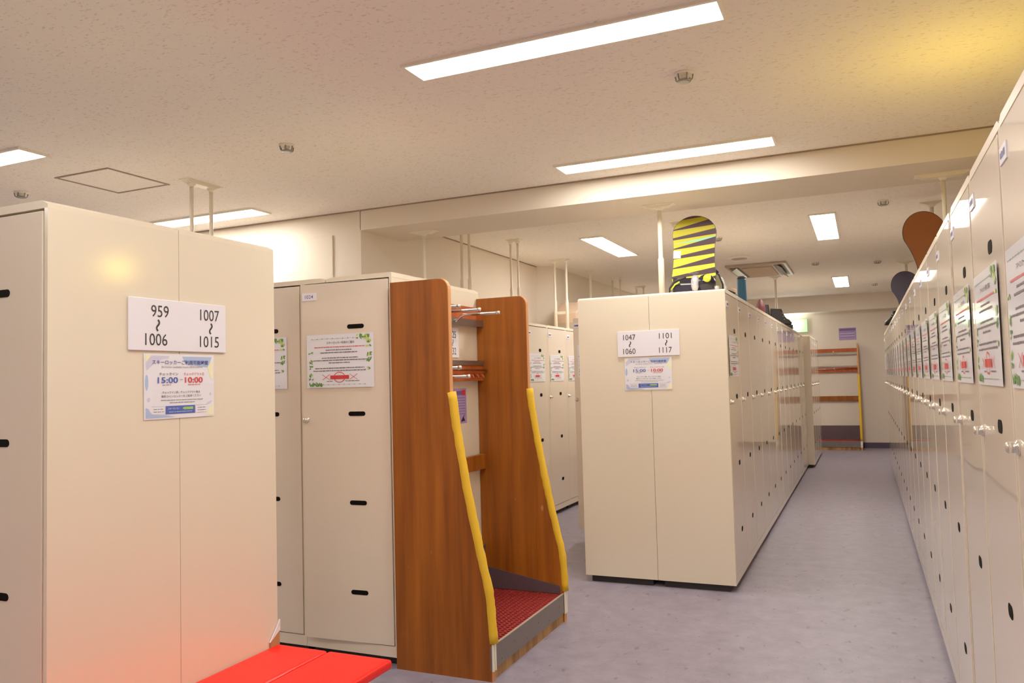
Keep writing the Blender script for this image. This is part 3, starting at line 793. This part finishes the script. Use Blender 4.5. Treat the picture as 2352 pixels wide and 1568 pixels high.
strut(-3.74, 3.72, CEIL, 'pair of white struts rising to the ceiling before the left light', 'y', gap=.16, pw=.29)
strut(-2.97, 5.14, 2.40, 'white strut under the beam, seen above the wooden rack', pair=False, pw=.21)
strut(-2.95, 5.78, CEIL, 'pale strut pair half hidden behind the beam above the rack', gap=.07, pw=.14)
strut(-2.87, 6.60, CEIL, 'white strut pair over the wall row, left of the tied pair', gap=.07, pw=.14, r=.014)
strut(-2.92, 7.94, CEIL, 'white strut pair with a cross tie over the wall row lockers', gap=.13, pw=.2)
strut(-2.91, 8.93, CEIL, 'single white strut just left of the centre block top', pair=False, pw=.1, r=.02)
strut(-2.83, 9.74, CEIL, 'faint strut beyond the centre block, nearer of two', gap=.1, pw=.16)
strut(-2.83, 10.92, CEIL, 'faint strut beyond the centre block, farther of two', gap=.1, pw=.16)
strut(-1.19, 5.16, 2.40, 'bright white strut standing on the centre block beside the striped snowboard', pair=False, pw=.21, r=.02)
strut(-1.39, 6.6, CEIL, 'pale strut close behind the striped snowboard', pair=False, pw=.1, r=.02)
strut(-1.19, 12.66, CEIL, 'distant white strut above the far end of the centre block', pair=False, pw=.14, r=.02) if False else None
strut(-1.02, 11.0, CEIL, 'distant white strut above the far end of the centre block', pair=False, pw=.14, r=.02)
strut(.47, 5.2, 2.40, 'strut with a long plate under the beam on the right-hand row', pair=False, pw=.30)
strut(.53, 6.85, CEIL, 'strut behind the brown snowboard on the right-hand row', pair=False, pw=.16, r=.022)
strut(.51, 10.4, CEIL, 'strut behind the navy snowboard on the right-hand row', pair=False, pw=.2, r=.022)

# ------------------------------------------------------------------ things on top of the lockers
def board_outline(w, L, nose=.22, waist=.9, n=14):
    pts = []
    def hw(u):   # half width along length u in 0..L
        if u < nose: return w/2*math.sqrt(max(0, 1-((nose-u)/nose)**2))
        if u > L-nose: return w/2*math.sqrt(max(0, 1-((u-(L-nose))/nose)**2))
        s = (u-nose)/(L-2*nose); return w/2*(1-(1-waist)*math.sin(PI*s))
    us = [nose*(1-math.cos(PI/2*k/n)) for k in range(n)] + [nose+(L-2*nose)*k/n for k in range(n+1)] + [L-nose+nose*math.sin(PI/2*k/n) for k in range(1, n+1)]
    pts = [(hw(u), L-u) for u in us] + [(-hw(u), L-u) for u in us[::-1][1:-1]]
    return pts
# zebra snowboard
t = empty('snowboard', (-.98, 5.13, TOP+.004), rot=(R(-10), R(1.5), R(4)))
tag(t, 'yellow and black striped snowboard standing on the centre block', 'snowboard')
b = MB(); b.prism(board_outline(.278, .54, nose=.125, waist=.93), -.004, .004, 'y'); b.build('deck', M['zebra'], t)
b = MB(); o_ = board_outline(.284, .546, nose=.126, waist=.93); b.prism([(p[0], p[1]-.003) for p in o_], -.002, .006, 'y'); b.build('edge', M['black'], t)
b = MB(); frect(b, -.132, -.085, .255, .305, M['paper']); build_flat(b, 'sticker', t, (0, -.0052, 0))
b = MB(); greek(b, -.035, .03, .150, .006, M['greyink'], 5, 0); greek(b, -.005, .022, .137, .005, M['greyink'], 6, 0); build_flat(b, 'small_print', t, (0, -.0052, 0))
# binding / boot straps
bi = MB()
bi.box(-.125, .125, -.06, -.008, .0, .075, bev=.018, seg=3)
bi.box(-.132, .132, -.009, -.0045, .0, .118)
bi.build('binding_base', M['blackgloss'], t)
b = MB(); b.tube([(-.15, -.03, .0), (-.145, -.05, .04), (-.11, -.065, .085), (-.04, -.07, .105)], [.005, .006, .008, .009], seg=8); b.build('ankle_strap', M['black'], t)
b = MB(); b.tube([(-.135, -.052, .03), (-.11, -.068, .06), (-.08, -.072, .075)], .005, seg=8); b.build('strap_stripe', M['yellowlime'], t)
b = MB(); b.lathe([(.001, -.05), (.018, -.046), (.026, -.02), (.027, .02), (.018, .046), (.001, .05)], center=(.018, -.072, .062), seg=16); b.build('buckle', M['silver'], t)
b = MB(); b.lathe([(.001, -.05), (.05, -.035), (.06, 0), (.05, .035), (.001, .05)], center=(.085, -.05, .065), rot=Matrix.Rotation(R(90), 3, 'X'), seg=20); b.build('highback_pad', M['blackgloss'], t)
b = MB(); b.lathe([(.001, -.01), (.024, -.006), (.024, .006), (.001, .01)], center=(.095, -.104, .082), rot=Matrix.Rotation(R(90), 3, 'X'), seg=16); b.box(.10, .118, -.112, -.098, .075, .10); b.build('ratchet', M['yellowlime'], t)
b = MB(); b.lathe([(.001, -.012), (.016, -.008), (.016, .008), (.001, .012)], center=(.150, -.06, .032), rot=Matrix.Rotation(R(40), 3, 'X'), seg=14); b.build('screw', M['silver'], t)
# pale bag behind it
def blob(name, loc, size, m, label, cat, sub=3, squash=None, parts=None, seed=1, rz=0.):
    t = empty(name, loc, rz); tag(t, label, cat)
    bm = bmesh.new(); bmesh.ops.create_icosphere(bm, subdivisions=sub, radius=1)
    rnd = random.Random(seed); ph = [rnd.uniform(0, 6) for _ in range(3)]
    for v in bm.verts:
        c = v.co; k = 1+.07*math.sin(3*c.x+ph[0])+.06*math.sin(4*c.y+ph[1])+.05*math.sin(5*c.z+ph[2])
        z = c.z*k
        v.co = Vector((c.x*k*size[0]/2, c.y*k*size[1]/2, max((z+.75)/1.75, 0)*size[2]))
    for f in bm.faces: f.smooth = True
    me = bpy.data.meshes.new('shell'); bm.to_mesh(me); bm.free(); me.materials.append(m)
    link('shell', me, t); return t
g = empty('vinyl_bag', (-.905, 5.42, TOP)); tag(g, 'pale green see-through bag with dark piping behind the striped snowboard', 'bag')
b = MB(); prof = [(-.08, 0), (.075, 0), (.075, .09), (.055, .15), (.0, .20), (-.08, .22)]
b.prism(prof, -.06, .10, 'y', bev=.01); b.build('shell', M['clearbag'], g)
b = MB(); b.tube([(-.08, -.064, .225), (0, -.064, .205), (.055, -.064, .152), (.077, -.064, .09), (.078, -.064, .005)], .005, seg=8); b.build('piping', M['black'], g)
b = MB(); b.tube([(-.02, -.064, .21), (.03, -.064, .19), (.05, -.064, .168)], .007, seg=8); b.build('handle', M['black'], g)
# green bag, blue bottle, tan cap, maroon cap
g = blob('helmet_bag', (-.975, 6.62, TOP), (.18, .2, .165), M['teal'], 'rounded dark green bag beside the blue bottle', 'bag', seed=2)
b = MB(); b.tube([(-.05, -.02, .15), (0, -.02, .175), (.05, -.02, .15)], .006, seg=8); b.build('loop_handle', M['black'], g)
g = blob('knit_hat', (-.985, 6.98, TOP), (.12, .13, .245), M['tan'], 'tan soft hat behind the blue bottle', 'hat', seed=5)
b = MB(); b.lathe([(.074, 0), (.078, .02), (.074, .04)]); b.build('brim', M['tan'], g)
g = empty('drink_bottle', (-.86, 6.50, TOP)); tag(g, 'upright blue bottle with a dark lid and base on the centre block', 'bottle')
b = MB(); b.lathe([(.034, .05), (.036, .06), (.036, .24), (.034, .25)]); b.build('cylinder', M['bluecup'], g)
b = MB(); b.lathe([(.045, 0), (.046, .03), (.035, .052)]); b.build('base', M['blackgloss'], g)
b = MB(); b.lathe([(.035, .25), (.035, .262), (.028, .27)]); b.build('lid', M['navy'], g)
g = blob('beanie', (-.83, 7.45, TOP), (.09, .10, .165), M['maroon'], 'small maroon hat poking up over the locker tops', 'hat', seed=8)
b = MB(); b.lathe([(.046, 0), (.048, .015), (.046, .03)]); b.build('hat_band', M['black'], g)
# black snowboard boots, far along
def boot(name, loc, rz, label, m=M['black'], sc=1.):
    t = empty(name, loc, rz); tag(t, label, 'boot')
    b = MB()
    b.prism([(-.07*sc, .03*sc), (.20*sc, .03*sc), (.21*sc, .06*sc), (.17*sc, .10*sc), (.09*sc, .13*sc), (.075*sc, .25*sc), (-.07*sc, .26*sc), (-.085*sc, .12*sc)], -.05*sc, .05*sc, 'y', bev=.02*sc)
    b.build('upper', m, t)
    b = MB(); b.prism([(-.08*sc, 0), (.215*sc, 0), (.22*sc, .03*sc), (-.085*sc, .03*sc)], -.052*sc, .052*sc, 'y', bev=.006); b.build('sole', M['black'], t)
    b = MB()
    for (xx, zz) in ((.10, .125), (.085, .165), (.08, .21)):
        b.tube([(xx*sc, -.053*sc, (zz-.02)*sc), ((xx+.01)*sc, 0, zz*sc), (xx*sc, .053*sc, (zz-.02)*sc)], .005, seg=6)
    b.build('laces', M['silver'], t)
boot('snow_boot', (-.955, 8.75, TOP), R(200), 'bulky black snow boot standing on the centre block', sc=.86)
boot('snow_boot', (-.86, 9.15, TOP), R(20), 'second black snow boot close behind the bulky one', sc=.8)
g = blob('glove', (-.80, 9.8, TOP), (.14, .3, .06), M['black'], 'flat black glove lying farther along the centre block', 'glove', seed=4)
b = MB(); b.tube([(-.02, -.12, .03), (.0, -.17, .04), (.01, -.2, .03)], [.03, .032, .03], seg=10); b.build('cuff', M['black'], g)
# snowboards on the right-hand row
def board2(name, loc, rot, m, rim, label, L=.78, w=.285, tip=None):
    t = empty(name, loc, rot=rot); tag(t, label, 'snowboard')
    o_ = board_outline(w, L, nose=.17, waist=.86)
    b = MB(); b.prism(o_, -.004, .004, 'y'); b.build('deck', m, t)
    b = MB(); o2 = board_outline(w+.008, L+.008, nose=.172, waist=.86); b.prism([(p[0], p[1]-.004) for p in o2], -.001, .007, 'y'); b.build('edge', rim, t)
    b = MB(); b.box(-.05, .05, -.03, -.005, .14, .26, bev=.008); b.build('binding', tip or M['black'], t)
    return t
board2('snowboard', (.60, 6.62, TOP+.02), (R(-4), R(-16), R(-2)), M['brown'], M['black'], 'orange-brown snowboard leaning on top of the right-hand row', L=.68, tip=M['green'])
board2('snowboard', (.57, 9.5, TOP+.02), (R(-4), R(-17), R(-2)), M['navy'], M['black'], 'dark navy snowboard farther along the top of the right-hand row', L=.56)
bt = boot('snow_boot', (.37, 9.85, TOP), R(190), 'small black and grey boot poking out below the navy snowboard', sc=.62)
# cream bag on the wall row
g = empty('canvas_box', (-2.92, 8.2, TOP)); tag(g, 'beige soft box with a slanting top on the wall row, beside the tied struts', 'box')
b = MB(); b.prism([(-.16, 0), (.16, 0), (.16, .33), (.10, .34), (-.16, .20)], -.13, .13, 'x', bev=.008); b.build('shell', M['tan'], g)
b = MB(); b.prism([(-.163, .0), (.163, .0), (.163, .1), (-.163, .1)], -.133, .133, 'x'); b.build('shaded_band', M['greymetal'], g)  # darker band puts the box's shaded lower part into its colour

# exit sign on the far wall
g = empty('exit_sign', (-1.04, YF-.003, 1.97)); tag(g, 'pale green lit sign on the far wall, partly behind the locker tops', 'sign')
b = MB(); b.box(-.19, .19, -.04, 0, 0, .22, bev=.004); b.build('housing', M['exit'], g)
g = empty('emergency_lamp', (-1.085, YF-.12, 2.115)); tag(g, 'small round blazing lamp beside the pale green sign', 'lamp')
b = MB(); b.lathe([(.005, -.062), (.05, -.05), (.07, -.012), (.072, .0), (.05, .03), (.005, .035)], rot=Matrix.Rotation(R(0), 3, 'X')); b.build('globe', M['lampwhite'], g)
b = MB(); b.tube([(0, .0, .03), (0, .0, .12), (0, .115, .12)], .012); b.build('arm', M['fixture'], g)

# ------------------------------------------------------------------ lights
def lamp(name, typ, loc, energy, col, size=.1, rot=(0, 0, 0), **k):
    l = bpy.data.lights.new(name, typ); l.energy = energy; l.color = col
    if typ == 'POINT': l.shadow_soft_size = size
    if typ == 'SPOT': l.shadow_soft_size = size; l.spot_size = k.get('ss', 1.); l.spot_blend = 1
    o = bpy.data.objects.new(name, l); COL.objects.link(o); o.location = loc; o.rotation_euler = rot; return o
lamp('yellow_lamp', 'POINT', (.42, 3.6, 2.05), 5, (1, .68, .05), .07)

w = bpy.data.worlds.new('room_world'); scn.world = w; w.use_nodes = True
w.node_tree.nodes['Background'].inputs[0].default_value = (1, .87, .72, 1)
w.node_tree.nodes['Background'].inputs[1].default_value = .3

# ------------------------------------------------------------------ camera
cam = bpy.data.cameras.new('camera'); co = bpy.data.objects.new('camera', cam); COL.objects.link(co); scn.camera = co
cam.sensor_fit = 'HORIZONTAL'; cam.sensor_width = 36; cam.lens = 1823.4/2352*36; cam.clip_start = .02
yaw, pitch, roll = R(23.828), R(2.872), R(-1.523)
f = Vector((-math.sin(yaw)*math.cos(pitch), math.cos(yaw)*math.cos(pitch), math.sin(pitch)))
r0 = Vector((math.cos(yaw), math.sin(yaw), 0)); u0 = r0.cross(f)
r = math.cos(roll)*r0+math.sin(roll)*u0; u = -math.sin(roll)*r0+math.cos(roll)*u0
mw = Matrix(((r.x, u.x, -f.x, 0), (r.y, u.y, -f.y, 0), (r.z, u.z, -f.z, EYE), (0, 0, 0, 1)))
co.matrix_world = mw

vs = scn.view_settings
vs.view_transform = 'Standard'; vs.look = 'None'; vs.exposure = 0.32; vs.gamma = 1.2
scn.cycles.max_bounces = 10; scn.cycles.diffuse_bounces = 6; scn.cycles.glossy_bounces = 4
